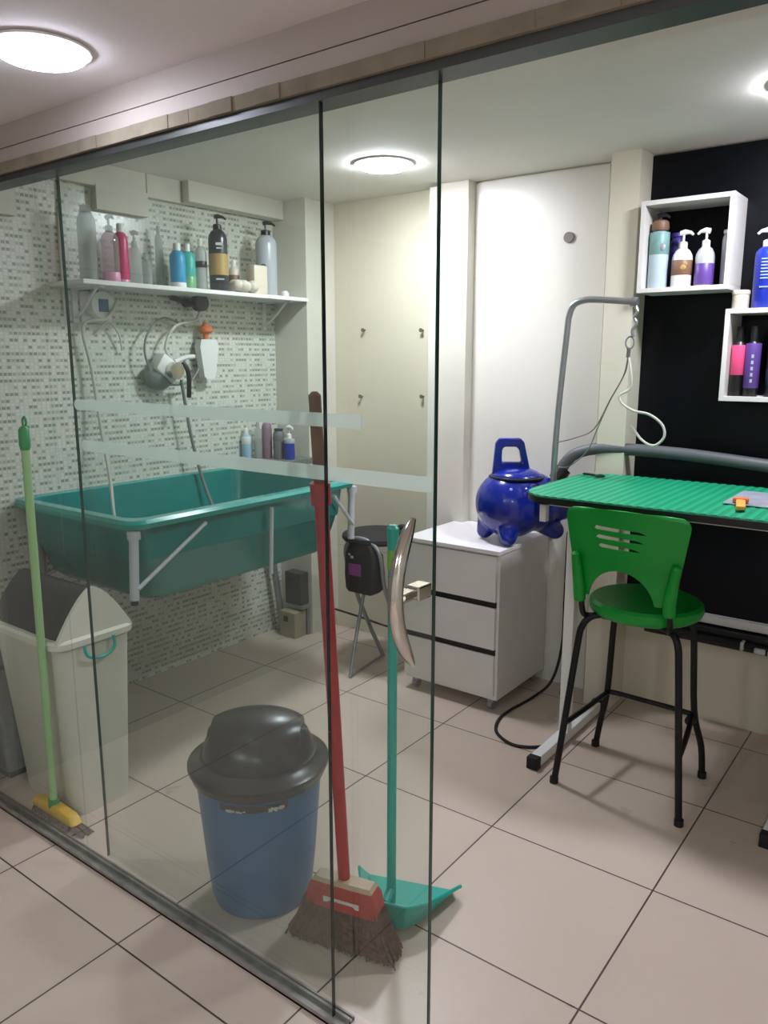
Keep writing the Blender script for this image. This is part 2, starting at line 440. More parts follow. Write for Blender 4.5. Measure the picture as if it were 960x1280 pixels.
# ------------------------------------------------------------------ wall screws and plugs
for (x, z, lb) in ((-2.585, 1.64, 'small rusty screw in the cream wall, upper left of four'), (-2.222, 1.632, 'small rusty screw in the cream wall, upper right of four'),
               (-2.605, 1.30, 'small rusty screw in the cream wall, lower left of four'), (-2.215, 1.31, 'small rusty screw in the cream wall, lower right of four')):
    o = thing('wall_screw', (x, YB, z), lb, 'screw', 'screws left in the back wall')
    MB().cyl((0, 0, 0), (0, -.02, -.002), .004, 8).build('shank', 'screw', o, local=True)
    MB().cyl((0, -.019, 0), (0, -.024, 0), .010, 12).build('screw_head', 'screw', o, local=True)
tag(MB().cyl((-1.466, 3.262, 2.0), (-1.466, 3.252, 2.0), .022, 24).build('wall_plug', 'screw', at=(-1.466, 3.262, 2.0)), 'round dark grey cap on the white wall panel', 'wall plug')

# ------------------------------------------------------------------ bath tub
tb = thing('bathing_tub', (-2.62, 2.17, 0), 'large turquoise fibreglass dog bathing tub on grey pipe legs against the mosaic wall', 'bathtub')
X0, X1, Y0, Y1, ZT = -3.017, -2.225, 1.548, 2.765, .954
def ins(l, b, r, f_, z, rad): return rrect(X0+b, X1-f_, Y0+l, Y1-r, rad, z)
mb = MB()
mb.loft([ins(.03, .02, .03, .035, ZT-.03, .07), ins(.05, .03, .045, .045, .80, .07), ins(.058, .035, .05, .055, .79, .07), ins(.10, .05, .09, .075, .66, .08), ins(.13, .08, .12, .10, .632, .08)], cap0=False)
mb.loft([ins(.05, .045, .05, .05, ZT-.005, .06), ins(.075, .06, .07, .07, .80, .06), ins(.12, .08, .11, .10, .67, .07), ins(.16, .12, .15, .14, .655, .07)], cap0=False)
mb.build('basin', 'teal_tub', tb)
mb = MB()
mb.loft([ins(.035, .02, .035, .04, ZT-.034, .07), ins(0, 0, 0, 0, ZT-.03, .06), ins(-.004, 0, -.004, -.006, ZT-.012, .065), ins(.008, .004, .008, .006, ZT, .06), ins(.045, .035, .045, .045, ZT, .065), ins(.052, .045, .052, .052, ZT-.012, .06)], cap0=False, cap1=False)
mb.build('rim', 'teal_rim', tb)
for (x, y) in ((X1+.0, Y0+.035), (X1+.0, Y1-.0)):
    x -= .025
    lg = MB().cyl((x-.012, y, .918), (x-.005, y-.018, .675), .0165, 16).build('front_post', 'pvc', tb)
    MB().cyl((x-.012, y, .918), (x-.012, y, .888), .023, 16).build('collar', 'pvc', lg)
    MB().cyl((x-.005, y-.018, .677), (x-.005, y-.019, .658), .013, 12).build('end_cap', 'black', lg)
x = X1-.010
for a, b in (((x, Y0+.33, .90), (x-.008, Y0+.025, .715)), ((x, Y1-.16, .90), (x-.01, Y1-.01, .74))):
    MB().tube([a, b], .0075, 10).build('brace', 'pvc', tb)
MB().tube([(X1-.006, 2.215, .905), (X1-.04, 2.235, .62)], .0085, 10).build('hanger_rod', 'pvc', tb)
for yy, xa in ((1.70, -2.97), (2.735, -2.965)):
    pass
MB().tube([(-2.98, 1.64, .92), (-2.98, 1.64, 0)], .018, 12).build('leg', 'grey_metal', tb)
MB().tube([(-2.965, 2.90, .70), (-2.955, 3.0, 0)], .018, 12).build('leg', 'grey_metal', tb)
MB().tube([(-2.965, 2.9, .69), (-2.95, 2.55, .66)], .014, 10).build('brace', 'grey_metal', tb)
MB().tube([(-2.98, 1.64, .62), (-2.9, 1.86, .72)], .010, 10).build('brace', 'grey_metal', tb)

# granite ledge beyond the tub
tag(MB().box(XM, -2.752, 2.775, 3.06, .955, .985, .003).build('stone_ledge', 'granite', smooth=False, at=(-2.9, 2.9, .955)), 'grey speckled stone ledge behind the far end of the tub', 'ledge')
# cartons and low bench under it
tag(MB().box(-2.925, -2.81, 2.99, 3.055, .175, .355, .004).build('storage_box', 'box_dark', smooth=False, at=(-2.9, 3.03, .175)), 'dark box on the low shelf in the corner past the tub leg', 'box')
bn = thing('low_shelf', (-2.9, 3.0, 0), 'narrow grey low shelf in the corner behind the tub', 'shelf')
MB().box(-2.925, -2.80, 2.985, 3.055, .155, .175, .002).build('board', 'grey_metal', bn, smooth=False)
for x in (-2.915, -2.812): MB().box(x-.008, x+.008, 3.035, 3.052, 0, .155).build('leg', 'grey_metal', bn, smooth=False)
c = thing('carton', (-2.885, 3.0, 0), 'beige carton on the floor under the low shelf in the corner', 'carton')
MB().box(-2.925, -2.81, 2.94, 3.03, 0, .145, .004).build('body', 'box_beige', c, smooth=False)
MB().box(-2.89, -2.86, 2.936, 2.94, .09, .12).build('hand_slot', 'box_dark', c, smooth=False)

# ------------------------------------------------------------------ bottles
def bottle(loc, r, h, m, label, cat='bottle', cap='cap', capm='white', capr=.45, caph=.03, band=None, bands=None, shoulder=.12, group=None, name='bottle', sq=1., rz=0, pump_dir=0, liquid=None):
    o = thing(name, loc, label, cat, group, rz)
    s = min(.045, h*shoulder + r*.4); nr = r*capr*.9
    prof = [(r*.92, 0), (r, .006), (r, h-s), (r*.93, h-s*.62), (r*.7, h-s*.25), (nr, h-s*.05), (nr, h)]
    MB().lathe(prof, (0, 0, 0), 24, 1, sq).build('body', m, o, local=True)
    for (z0, z1, bmn) in (bands or []):
        MB().lathe([(r*1.0, z0*h), (r*1.02, z0*h+.001), (r*1.02, z1*h-.001), (r*1.0, z1*h)], (0, 0, 0), 24, 1, sq).build('label_band', bmn, o, local=True)
    cr = r*capr
    if cap == 'cap':
        MB().lathe([(cr, h-.004), (cr, h+caph-.003), (cr*.9, h+caph)], (0, 0, 0), 16).build('cap', capm, o, local=True)
    elif cap in ('pump', 'spray'):
        MB().lathe([(cr, h-.004), (cr, h+.018), (cr*.6, h+.022)], (0, 0, 0), 16).build('collar', capm, o, local=True)
        mb = MB().cyl((0, 0, h+.02), (0, 0, h+.05), .0045, 8)
        L = r*.95
        a = Vector((math.cos(pump_dir), math.sin(pump_dir), 0))
        mb.tube([Vector((0, 0, h+.052))-a*.012, Vector((0, 0, h+.056)) + a*.005, Vector((0, 0, h+.053)) + a*L*.7, Vector((0, 0, h+.044))+a*L], [.010, .010, .006, .0045], 8)
        mb.build('pump', capm, o, local=True)
    return o

# wall shelf over the tub
sh = thing('wall_shelf', (XM, 2.4, 1.79), 'long white wall shelf crowded with bottles above the tub', 'shelf')
MB().box(XM, -2.775, 1.79, 3.058, 1.778, 1.796, .002).build('board', 'white', sh, smooth=False)
for y in (1.90, 2.98):
    mb = MB().box(XM, XM+.006, y-.012, y+.012, 1.64, 1.778).box(XM, -2.82, y-.012, y+.012, 1.772, 1.778)
    mb.tube([(XM+.006, y, 1.66), (XM+.07, y, 1.70), (-2.86, y, 1.772)], .006, 8, sm=5)
    mb.build('bracket', 'white', sh, smooth=False)
ZS = 1.797
SG = 'bottles on the shelf over the tub'
def sb(y, r, h, m, label, x=-2.9, **k): return bottle((x, y, ZS), r, h, m, label, group=SG, **k)
sb(1.90, .036, .27, 'clear', 'tall clear cylinder bottle at the left end of the wall shelf', capm='clear', caph=.02, capr=.6, bands=[(.60, .72, 'black')] and None)
sb(1.975, .034, .20, 'clear_pink', 'clear spray bottle with pale pink liquid at its base', cap='pump', capm='clear', bands=[(.02, .2, 'pink_liquid')], x=-2.86)
sb(2.068, .030, .215, 'pink', 'magenta bottle with a white cap behind the pale pink spray bottle', x=-2.92, bands=[(.0, .10, 'pink_liquid')])
sb(2.12, .027, .16, 'clear', 'small clear bottle with tall nozzle between the magenta and sky blue bottles', cap='pump', capm='clear')
sb(2.175, .022, .11, 'clear', 'shortest clear bottle, left of the sky blue bottle', cap='cap', capm='clear')
sb(2.325, .034, .165, 'sky', 'sky blue bottle with white cap and white base', x=-2.88, bands=[(0, .16, 'white')], capr=.5, caph=.028)
sb(2.398, .034, .17, 'aqua', 'aqua bottle with white cap next to the sky blue bottle', x=-2.9, bands=[(0, .35, 'aqua2')], capr=.4)
sb(2.30, .018, .24, 'clear', 'thin clear upright tube bottle behind the sky blue bottle', x=-2.97, capm='clear')
sb(2.475, .026, .20, 'clear', 'slim clear bottle just left of the black and gold pump bottle', x=-2.9, bands=[(.52, .66, 'black')], capm='white')
o = sb(2.535, .043, .275, 'char', 'tall black pump bottle with ochre label', x=-2.85, cap='pump', capm='black', bands=[(.26, .60, 'gold')], pump_dir=PI*.35)
for w_, za, zb in ((.018, .05, .056), (.015, .20, .212), (.012, .185, .191)):
    MB().box(.028, .0445, -w_, w_, za, zb).rot(Matrix.Rotation(R(-35), 4, 'Z')).build('printed_line', 'sticker', o, local=True, smooth=False)
sb(2.70, .026, .13, 'cream_b', 'small cream bottle with brown label behind the pump bottles', x=-2.93, bands=[(.3, .7, 'brown')])
o = sb(2.86, .052, .29, 'frosty', 'big frosted white bottle with black pump at the right of the wall shelf', x=-2.87, cap='pump', capm='black', pump_dir=PI*.35)
o = thing('plastic_jug', (-2.83, 2.755, ZS), 'cream rectangular plastic jug with dark handle outline, before the frosted pump bottle', 'jug', SG)
MB().box(-.03, .03, -.045, .045, 0, .135, .010).build('body', 'cream_b', o, local=True)
MB().tube([(.0, .035, .14), (.0, .058, .135), (0, .06, .04), (0, .04, .02)], .0035, 8, sm=4).build('handle', 'black', o, local=True)
mb = MB()
for i in range(9): mb.ball((random.uniform(-.02, .02), random.uniform(-.05, .05), .028+random.uniform(-.004, .01)), .028, 1, 1.1, .9, 12)
tag(mb.build('bath_sponge', 'sponge', local=True), 'pale crumpled bath sponge at the foot of the cream jug', 'sponge')
o = bpy.data.objects['bath_sponge']; o.location = (-2.815, 2.655, ZS+.0)
tag(MB().lathe([(.018, 0), (.02, .004), (.02, .02), (.012, .03)], (0, 0, 0), 16).build('small_jar', 'white', local=True, at=(-2.84, 2.955, ZS)), 'tiny white jar at the right end of the wall shelf', 'jar', SG)
bpy.data.objects['small_jar'].location = (-2.84, 2.955, ZS)

# ledge bottles
LG = 'bottles on the stone ledge'
def lb(x, y, r, h, m, label, **k): return bottle((x, y, .985), r, h, m, label, group=LG, **k)
lb(-2.99, 2.80, .024, .13, 'paleblue', 'pale blue bottle, first on the stone ledge from the left', bands=[(.6, .9, 'white')])
lb(-2.965, 2.86, .020, .16, 'clear', 'clear slim bottle second on the stone ledge', capm='clear')
lb(-2.94, 2.90, .026, .19, 'mauve', 'mauve bottle with white pump standing on the stone ledge', cap='pump', pump_dir=0)
lb(-2.875, 2.92, .030, .15, 'crate_grey', 'grey bottle between the mauve and the navy bottles on the ledge', capm='char', capr=.8, caph=.006)
lb(-2.81, 2.93, .028, .11, 'cobalt', 'navy bottle with tall white pump, last on the stone ledge', cap='pump', pump_dir=0, bands=[(.75, .98, 'frosty')])

# ------------------------------------------------------------------ things on the mosaic
o = thing('shower_timer', (XM, 1.995, 1.715), 'round white electric water control with blue display under the wall shelf', 'water control')
MB().box(0, .012, -.075, .075, -.075, .055, .01).build('back_plate', 'white', o, local=True)
MB().cyl((.012, 0, 0), (.06, 0, 0), .055, 28).build('round_case', 'white', o, local=True)
MB().box(.06, .064, -.022, .022, -.028, .024).build('display', 'display', o, local=True, smooth=False)
o = thing('water_valve', (XM, 2.47, 1.75), 'black round water valve under the middle of the shelf', 'valve')
MB().cyl((0, 0, 0), (.07, 0, 0), .020, 16).build('stem', 'black', o, local=True)
MB().cyl((.05, .03, 0), (.09, .03, 0), .038, 20).build('knob', 'black', o, local=True)
MB().tube([(.02, 0, 0), (.03, -.06, .012), (.02, -.10, .02)], .012, 8, sm=4).build('side_pipe', 'black', o, local=True)
o = thing('soap_dispenser', (XM+.045, 2.55, 1.40), 'white upside-down dispenser bottle with orange cap hung on the mosaic', 'dispenser')
MB().prism([(-.035, .01), (-.05, .12), (-.055, .15), (-.045, .185), (.045, .185), (.06, .15), (.05, .10), (.035, .01), (.02, 0), (-.02, 0)], (-.02, 0, 0), (0, 1, 0), (0, 0, 1), (.04, 0, 0)).build('bottle_body', 'white', o, local=True)
MB().lathe([(.012, .185), (.014, .21), (.035, .222), (.035, .237), (.018, .245), (.012, .265)], (0, 0, 0), 16).build('cap', 'orange', o, local=True)
MB().box(-.045, -.02, -.02, .02, .05, .19).build('bracket', 'grey_metal', o, local=True, smooth=False)
o = thing('shower_heater', (XM+.05, 2.30, 1.45), 'white boxy electric shower unit with grey hand shower under the shelf', 'shower heater')
mt = Matrix.Rotation(R(-35), 4, 'X')
MB().box(-.03, .04, -.065, .055, -.045, .045, .012).rot(mt).build('case', 'white', o, local=True)
MB().cyl((.04, .01, 0), (.075, .015, 0), .038, 20).rot(mt).build('round_cover', 'chrome', o, local=True)
MB().ball((-.01, -.03, -.03), .08, .5, 1, .8, 18).build('grey_dome', 'cable_g', o, local=True)
MB().tube([(.03, .03, .03), (.03, .09, .05), (.02, .15, .055)], .011, 10, sm=4).build('outlet_pipe', 'white', o, local=True)
MB().tube([(.06, .05, .03), (.075, .07, -.02), (.07, .07, -.13)], .011, 10, sm=4).build('hand_grip', 'black', o, local=True)
tag(MB().tube([(-2.985, 2.52, 1.77), (-2.97, 2.50, 1.68), (-2.96, 2.36, 1.64), (-2.96, 2.30, 1.55), (-2.96, 2.33, 1.49)], .007, 8, sm=6).build('water_hose', 'cable_w', at=(-2.98, 2.4, 1.6)), 'white water hose curling from the black valve to the shower unit', 'hose')
tag(MB().tube([(-2.985, 2.44, 1.64), (-2.965, 2.30, 1.675), (-2.96, 2.205, 1.60), (-2.96, 2.19, 1.50), (-2.965, 2.26, 1.39), (-2.965, 2.42, 1.385), (-2.975, 2.50, 1.45)], .005, 8, sm=6).build('coiled_hose', 'cable_g', at=(-2.98, 2.3, 1.5)), 'thin grey hose looping around the shower unit', 'hose')
tag(MB().tube([(-2.955, 2.06, 1.735), (-2.95, 2.00, 1.66), (-2.985, 1.91, 1.63), (-2.985, 1.935, 1.45), (-2.96, 1.945, 1.19), (-2.90, 1.93, 1.0), (-2.83, 1.89, .86), (-2.8, 1.89, .70)], .0075, 8, sm=6).build('white_hose', 'cable_w', at=(-2.98, 1.9, 1.2)), 'long white hose hanging from the water control into the tub', 'hose')
tag(MB().tube([(-2.955, 2.375, 1.40), (-2.955, 2.39, 1.30), (-2.955, 2.42, 1.12), (-2.94, 2.46, .93), (-2.90, 2.48, .80), (-2.86, 2.5, .68)], .008, 8, sm=6).build('grey_hose', 'cable_g', at=(-2.98, 2.4, 1.2)), 'grey shower hose hanging from the shower unit into the tub', 'hose')
tag(MB().tube([(-3.012, 1.865, 2.19), (-3.012, 1.85, 1.95), (-3.012, 1.847, 1.68)], .005, 8, sm=5).build('wall_cable', 'cable_w', at=(-3.01, 1.85, 1.9)), 'thin white cable running down the mosaic at the shelf\'s left end', 'cable')
tag(MB().tube([(-3.012, 1.98, 1.60), (-2.99, 2.03, 1.65), (-2.99, 2.08, 1.60), (-3.0, 2.10, 1.53)], .004, 8, sm=5).build('loose_cable', 'cable_w', at=(-3.01, 2.0, 1.6)), 'short loose white cable below the water control', 'cable')

# ------------------------------------------------------------------ white swing bin
wb = thing('swing_lid_bin', (-2.38, 1.395, 0), 'tall ivory rectangular waste bin with dark swing flap and turquoise cord handle', 'waste bin')
BX0, BX1, BY0, BY1 = -2.65, -2.235, 1.255, 1.535
def bl(d, z, r=.045): return rrect(BX0-d, BX1+d, BY0-d, BY1+d, r, z, 6)
def bt(z, k, r=.045): return rrect(BX0+k*.085, BX1+k*.012, BY0+k*.022, BY1-k*.045, r, z, 6)
MB().loft([bt(0, 1.1, .04), bt(.01, 1., .045), bt(.58, 0), bt(.585, 0)], cap1=True).build('body', 'ivory', wb)
MB().loft([bl(.002, .578), bl(.012, .585, .05), bl(.013, .605, .05), bl(.006, .613, .05), bl(-.01, .613, .045), bl(-.01, .60, .045)], cap0=False, cap1=False).build('rim', 'ivory2', wb)
arch = []
for k in range(21):
    u = k/20*2-1
    arch.append((u*.138, .612 + .162*(1 - (u*u+.012)**.74) if abs(u) < .97 else .612))
yc = (BY0+BY1)/2
arch = [(-.138, .60)] + arch + [(.138, .60)]
a2 = [(u*.93, .60 + (v-.60)*.955) for u, v in arch]
for x, dx in ((BX1-.012, .014),):
    MB().prism(arch, (x, yc, 0), (0, 1, 0), (0, 0, 1), (dx, 0, 0)).build('end_arch', 'ivory2', wb)
MB().prism(a2, (BX0-.012, yc, 0), (0, 1, 0), (0, 0, 1), (BX1-BX0-.001, 0, 0)).build('swing_flap', 'flap', wb)
cd = MB().tube([(BX1+.016, yc-.055, .582), (BX1+.024, yc-.05, .552), (BX1+.026, yc-.02, .537), (BX1+.026, yc+.02, .537), (BX1+.024, yc+.05, .555), (BX1+.016, yc+.055, .59)], .0055, 8, sm=5)
cd.build('cord_handle', 'teal_pole', wb)

# grey crate and dark carton left of the bin
cr = thing('plastic_crate', (-2.85, 1.40, 0), 'grey plastic crate at the left edge, beside the ivory bin', 'crate')
MB().loft([rrect(-2.98, -2.635, 1.26, 1.55, .02, 0.03), rrect(-2.99, -2.69, 1.25, 1.56, .02, .40)], cap1=True).build('body', 'crate_grey', cr)
MB().loft([rrect(-2.995, -2.685, 1.245, 1.565, .02, .40), rrect(-2.995, -2.685, 1.245, 1.565, .02, .42)]).build('rim', 'grey_lid', cr)
MB().box(-2.97, -2.65, 1.27, 1.54, 0, .03).build('base', 'black', cr, smooth=False)  # black slab standing in for the shadow beneath the crate
# ------------------------------------------------------------------ blue bin
bb = thing('round_waste_bin', (-1.483, 1.395, 0), 'round slate blue waste bin with charcoal dome swing lid', 'waste bin')
MB().lathe([(.125, 0), (.135, .006), (.142, .03), (.152, .12), (.165, .28), (.174, .39), (.176, .41)], (0, 0, 0), 48).build('body', 'blue_bin', bb, local=True)
MB().lathe([(.177, .375), (.184, .378), (.189, .395), (.194, .402), (.194, .412), (.186, .418), (.168, .425), (.160, .435), (.150, .435)], (0, 0, 0), 48).build('lid_ring', 'grey_lid', bb, local=True)
pr = [(.158, .433)]
for k in range(0, 11): 
    a = k/10*PI/2; pr.append((.152*math.cos(a)**.85 if k < 10 else .002, .435 + .105*math.sin(a)))
MB().lathe(pr, (0, 0, 0), 48).build('dome', 'grey_lid', bb, local=True)
# the flap: a raised barrel across the dome, with hinge discs
mb = MB(); loops = []
ax = Vector((math.cos(R(37)), math.sin(R(37)), 0)); ay = Vector((-ax.y, ax.x, 0))
for i in range(-8, 9):
    u = i/8*.122
    w = math.sqrt(max(.0001, .150**2 - u*u)); l = []
    for k in range(17):
        a = PI*k/16
        l.append(ax*u + ay*(-math.cos(a)*w*.93) + Vector((0, 0, .442 + math.sin(a)*(.055+.052*math.sqrt(max(0, 1-(u/.150)**2))))))
    loops.append([v for v in l])
mb.loft(loops); mb.build('swing_flap', 'grey_lid', bb, local=True)
for s_ in (-1, 1):
    MB().cyl(ax*s_*.118+Vector((0, 0, .465)), ax*s_*.135+Vector((0, 0, .465)), .036, 20).build('hinge_disc', 'grey_lid', bb, local=True)
# scraped paper strip under the ring
mb = MB(); vd = math.atan2(-1.41, 1.49)
def arc_patch(mb, r, z0, z1, a0, a1, n=14, jag=0):
    lo = []; hi = []
    for k in range(n+1):
        a = a0+(a1-a0)*k/n
        lo.append(mb.b.verts.new((math.cos(a)*r, math.sin(a)*r, z0+random.uniform(0, jag)))); hi.append(mb.b.verts.new((math.cos(a)*(r+.001), math.sin(a)*(r+.001), z1-random.uniform(0, jag))))
    for k in range(n): mb.b.faces.new((lo[k], lo[k+1], hi[k+1], hi[k]))
arc_patch(mb, .1758, .345, .370, vd-.62, vd+.42, 18, .006)
mb.build('dark_label_strip', 'char', bb, local=True)
for a0_, a1_, z_ in ((vd-.52, vd-.22, .356), (vd+.12, vd+.36, .362)):
    mb = MB(); arc_patch(mb, .1765, .346, z_, a0_, a1_, 10, .006); mb.build('torn_sticker', 'sticker', bb, local=True)

# ------------------------------------------------------------------ brooms
def broom_head(mb_h, mb_b, c, ux, w, hgt, bh, th, flare):
    """c: centre of head bottom edge; ux unit along width"""
    n = ux.cross(Vector((0, 0, 1)))
    z1 = c.z
    def ringp(hw, z, t): return [c+ux*hw+n*t+Vector((0, 0, z)), c-ux*hw+n*t+Vector((0, 0, z)), c-ux*hw-n*t+Vector((0, 0, z)), c+ux*hw-n*t+Vector((0, 0, z))]
    return ringp
rb = thing('red_broom', (-1.155, 1.37, 0), 'broom with red pole, brown wooden top and brown flared bristles beside the blue bin', 'broom')
hb = Vector((-1.155, 1.37, .175)); ht = Vector((-1.118, 1.245, 1.43)); mid = hb + (ht-hb)*.835
MB().tube([hb, mid], .0155, 14).build('pole', 'red', rb)
MB().tube([mid-(ht-hb)*.03, mid+(ht-hb)*.008], .0225, 14).build('collar', 'red', rb)
MB().tube([mid, ht-(ht-hb)*.006, ht], [.0135, .0135, .006], 14).build('pole_top', 'wood', rb)
ux = Vector((.97, .24, 0)).normalized(); nx = ux.cross(Vector((0, 0, 1)))
def sec(c0, hw, th, z, sk=0): return [c0+ux*(a*hw+sk)+nx*(b*th)+Vector((0, 0, z)) for a, b in ((1, 1), (.33, 1.1), (-.33, 1.1), (-1, 1), (-1, -1), (-.33, -1.1), (.33, -1.1), (1, -1))]
c0 = Vector((-1.15, 1.365, 0))
MB().loft([sec(c0, .104, .024, .118), sec(c0, .092, .022, .175), sec(c0, .084, .02, .186)]).build('head', 'red2', rb)
MB().loft([sec(c0, .085, .021, .184), sec(c0, .076, .018, .196)]).build('head_top', 'tan', rb)
lbm = MB().box(-.05, .05, -.0255, -.0245, .135, .15).rot(Matrix.Translation(c0) @ Matrix.Rotation(math.atan2(ux.y, ux.x), 4, 'Z'))
lbm.build('head_label', 'sticker', rb, smooth=False)
# bristles: hundreds of strands swept outwards in one clump
mb = MB()
for i in range(1500):
    a = random.uniform(-1, 1); b = random.uniform(-1, 1)
    p0 = c0 + ux*(a*.105) + nx*(b*.022) + Vector((0, 0, .135))
    a2_ = a + random.uniform(-.06, .06)
    e = c0 + ux*(a2_*.152-.004) + nx*(b*.034) + Vector((0, 0, .004 + random.uniform(0, .02) + .018*(1-abs(a))*0))
    m1 = (p0+e)/2 + ux*a*-.006
    mb.tube([p0, m1, e], .0029, 4, cap=False)
o = mb.build('bristles', 'bristle', rb); o['kind'] = 'stuff'

# green push broom
gb = thing('green_broom', (-2.27, 1.225, 0), 'broom with pale green pole, green hook top and yellow head on the floor track', 'broom')
MB().tube([(-2.285, 1.228, .045), (-2.256, 1.222, 1.235)], .0125, 12).build('pole', 'pale_green', gb)
g = MB().tube([(-2.257, 1.222, 1.23), (-2.256, 1.222, 1.245), (-2.256, 1.222, 1.29), (-2.256, 1.222, 1.30)], [.0135, .0165, .0155, .008], 12).build('grip', 'mid_green', gb)
MB().tube([(-2.256, 1.222, 1.30), (-2.258, 1.222, 1.318), (-2.247, 1.222, 1.328), (-2.238, 1.222, 1.315), (-2.243, 1.222, 1.303)], .0035, 8, sm=4).build('hook', 'mid_green', g)
MB().cyl((-2.286, 1.228, .04), (-2.284, 1.228, .075), .0175, 12).build('socket', 'mid_green', gb)
MB().loft([rrect(-2.395, -2.155, 1.212, 1.248, .012, .022), rrect(-2.40, -2.15, 1.208, 1.25, .012, .03), rrect(-2.39, -2.17, 1.212, 1.248, .015, .05), rrect(-2.33, -2.24, 1.216, 1.245, .014, .058)]).build('head', 'yellow', gb)
mb = MB()
for i in range(420):
    a = random.uniform(-1, 1); b = random.uniform(-1, 1)
    x = -2.275 + a*.118; y = 1.230+b*.016
    mb.tube([(x, y, .026), (x + a*.012 + (.035 if a > .75 else 0), y+b*.008+(.01 if a > .75 else 0), .001)], .0022, 4, cap=False)
o = mb.build('bristles', 'bristle_grey', gb); o['kind'] = 'stuff'

# dustpan with long handle
dp = thing('dustpan', (-1.12, 1.56, 0), 'turquoise long-handled dustpan behind the red broom', 'dustpan')
MB().cyl((-1.118, 1.522, .05), (-1.110, 1.515, 1.04), .0125, 12).build('pole', 'teal_pole', dp)
g = MB().tube([(-1.110, 1.515, 1.03), (-1.110, 1.515, 1.09), (-1.110, 1.515, 1.098)], [.0135, .0155, .009], 12).build('grip_cap', 'teal_pole', dp)
MB().cyl((-1.110, 1.515, .985), (-1.110, 1.515, 1.035), .0142, 12).build('pole_label', 'lime', dp)
# tray: open scoop, wide lip away from the pole
P0 = Vector((-1.095, 1.505, 0)); fw = Vector((-.35, .94, 0)).normalized(); sd = Vector((fw.y, -fw.x, 0))
def q(s_, f_, z): return P0 + sd*s_ + fw*f_ + Vector((0, 0, z))
mb = MB()
outer = [q(-.125, .17, .004), q(-.06, .01, .006), q(-.03, -.025, .01), q(.03, -.025, .01), q(.06, .01, .006), q(.125, .17, .004)]
top = [q(-.15, .155, .035), q(-.09, .0, .08), q(-.045, -.04, .088), q(.045, -.04, .088), q(.09, .0, .08), q(.15, .155, .035)]
th = .004
vo = [mb.b.verts.new(p) for p in outer]; vt = [mb.b.verts.new(p) for p in top]
for i in range(5): mb.b.faces.new((vo[i], vo[i+1], vt[i+1], vt[i]))
mb.b.faces.new(vo[::-1])
mbh = mb.build('pan', 'dustpan', dp, smooth=False)
sm_ = mbh.modifiers.new('thick', 'SOLIDIFY'); sm_.thickness = .004; sm_.offset = 1
mb = MB().tube([p + Vector((0, 0, .001)) for p in top], .005, 8); mb.build('rim', 'teal_pole', dp)
MB().tube([q(-.02, -.02, .075), Vector((-1.118, 1.522, .09))], .012, 10).build('pole_socket', 'teal_pole', dp)

# ------------------------------------------------------------------ drawer cabinet
cb = thing('drawer_cabinet', (-1.74, 3.02, 0), 'white three-drawer cabinet on castors under the blue blower', 'cabinet')
CX0, CX1, CY0, CY1 = -1.975, -1.50, 2.80, 3.255
MB().box(CX0, CX1, CY0, CY1, .055, .700, .001).build('carcass', 'mdf', cb, smooth=False)
MB().box(CX0-.004, CX1+.004, CY0-.016, CY1, .7, .717, .001).build('top', 'mdf_top', cb, smooth=False)
for z0, z1 in ((.075, .258), (.285, .468), (.495, .692)):
    MB().box(CX0+.002, CX1-.012, CY0-.015, CY0-.0005, z0, z1, .001).build('drawer', 'mdf', cb, smooth=False)
MB().box(CX0+.002, CX1-.012, CY0-.004, CY0, .258, .285).build('finger_gap', 'black', cb, smooth=False)
MB().box(CX0+.002, CX1-.012, CY0-.004, CY0, .468, .495).build('finger_gap', 'black', cb, smooth=False)
for x in (CX0+.04, CX1-.04):
    for y in (CY0+.03, CY1-.04):
        w = MB().cyl((x-.011, y, .022), (x+.011, y, .022), .022, 20).build('castor', 'grey_metal', cb)
        MB().box(x-.016, x+.016, y-.014, y+.014, .034, .055, .003).build('fork', 'grey_metal', w, smooth=False)

# ------------------------------------------------------------------ blue pig shaped blower
pg = thing('pet_dryer', (-1.56, 3.0, .717), 'royal blue plastic pig-shaped pet blower with carrying handle on the cabinet', 'pet dryer')
mb = MB()
mb.ball((-.005, 0, .165), .152, 1.03, .97, .98, 28)
mb.ball((.01, .01, .20), .128, 1.1, 1.05, .92, 24)
mb.ball((.06, .06, .17), .130, 1.0, 1.0, 1.0, 24)
mb.ball((.14, .13, .155), .080, 1.2, 1.0, .9, 20)
for p, e_, r0, r1 in (((.02, -.06, .09), (.045, -.112, .037), .06, .036), ((-.09, -.02, .09), (-.112, -.035, .037), .06, .036),
                  ((.09, .09, .09), (.142, .135, .041), .055, .042), ((-.07, .09, .08), (-.09, .12, .036), .055, .036)):
    p = Vector(p); e_ = Vector(e_)
    for k in range(7):
        t = k/6; mb.ball(p.lerp(e_, t), r0+(r1-r0)*t, 1, 1, 1, 14)
for s_ in (-1, 1): mb.ball((.11+.0*s_, .02+.09*s_, .235), .018, 1, 1, 1.2, 10)
bo = mb.build('body', 'navy_plastic', pg, local=True)
rm = bo.modifiers.new('fuse', 'REMESH'); rm.mode = 'VOXEL'; rm.voxel_size = .006; rm.use_smooth_shade = True
sm = bo.modifiers.new('soft', 'SMOOTH'); sm.factor = .6; sm.iterations = 9
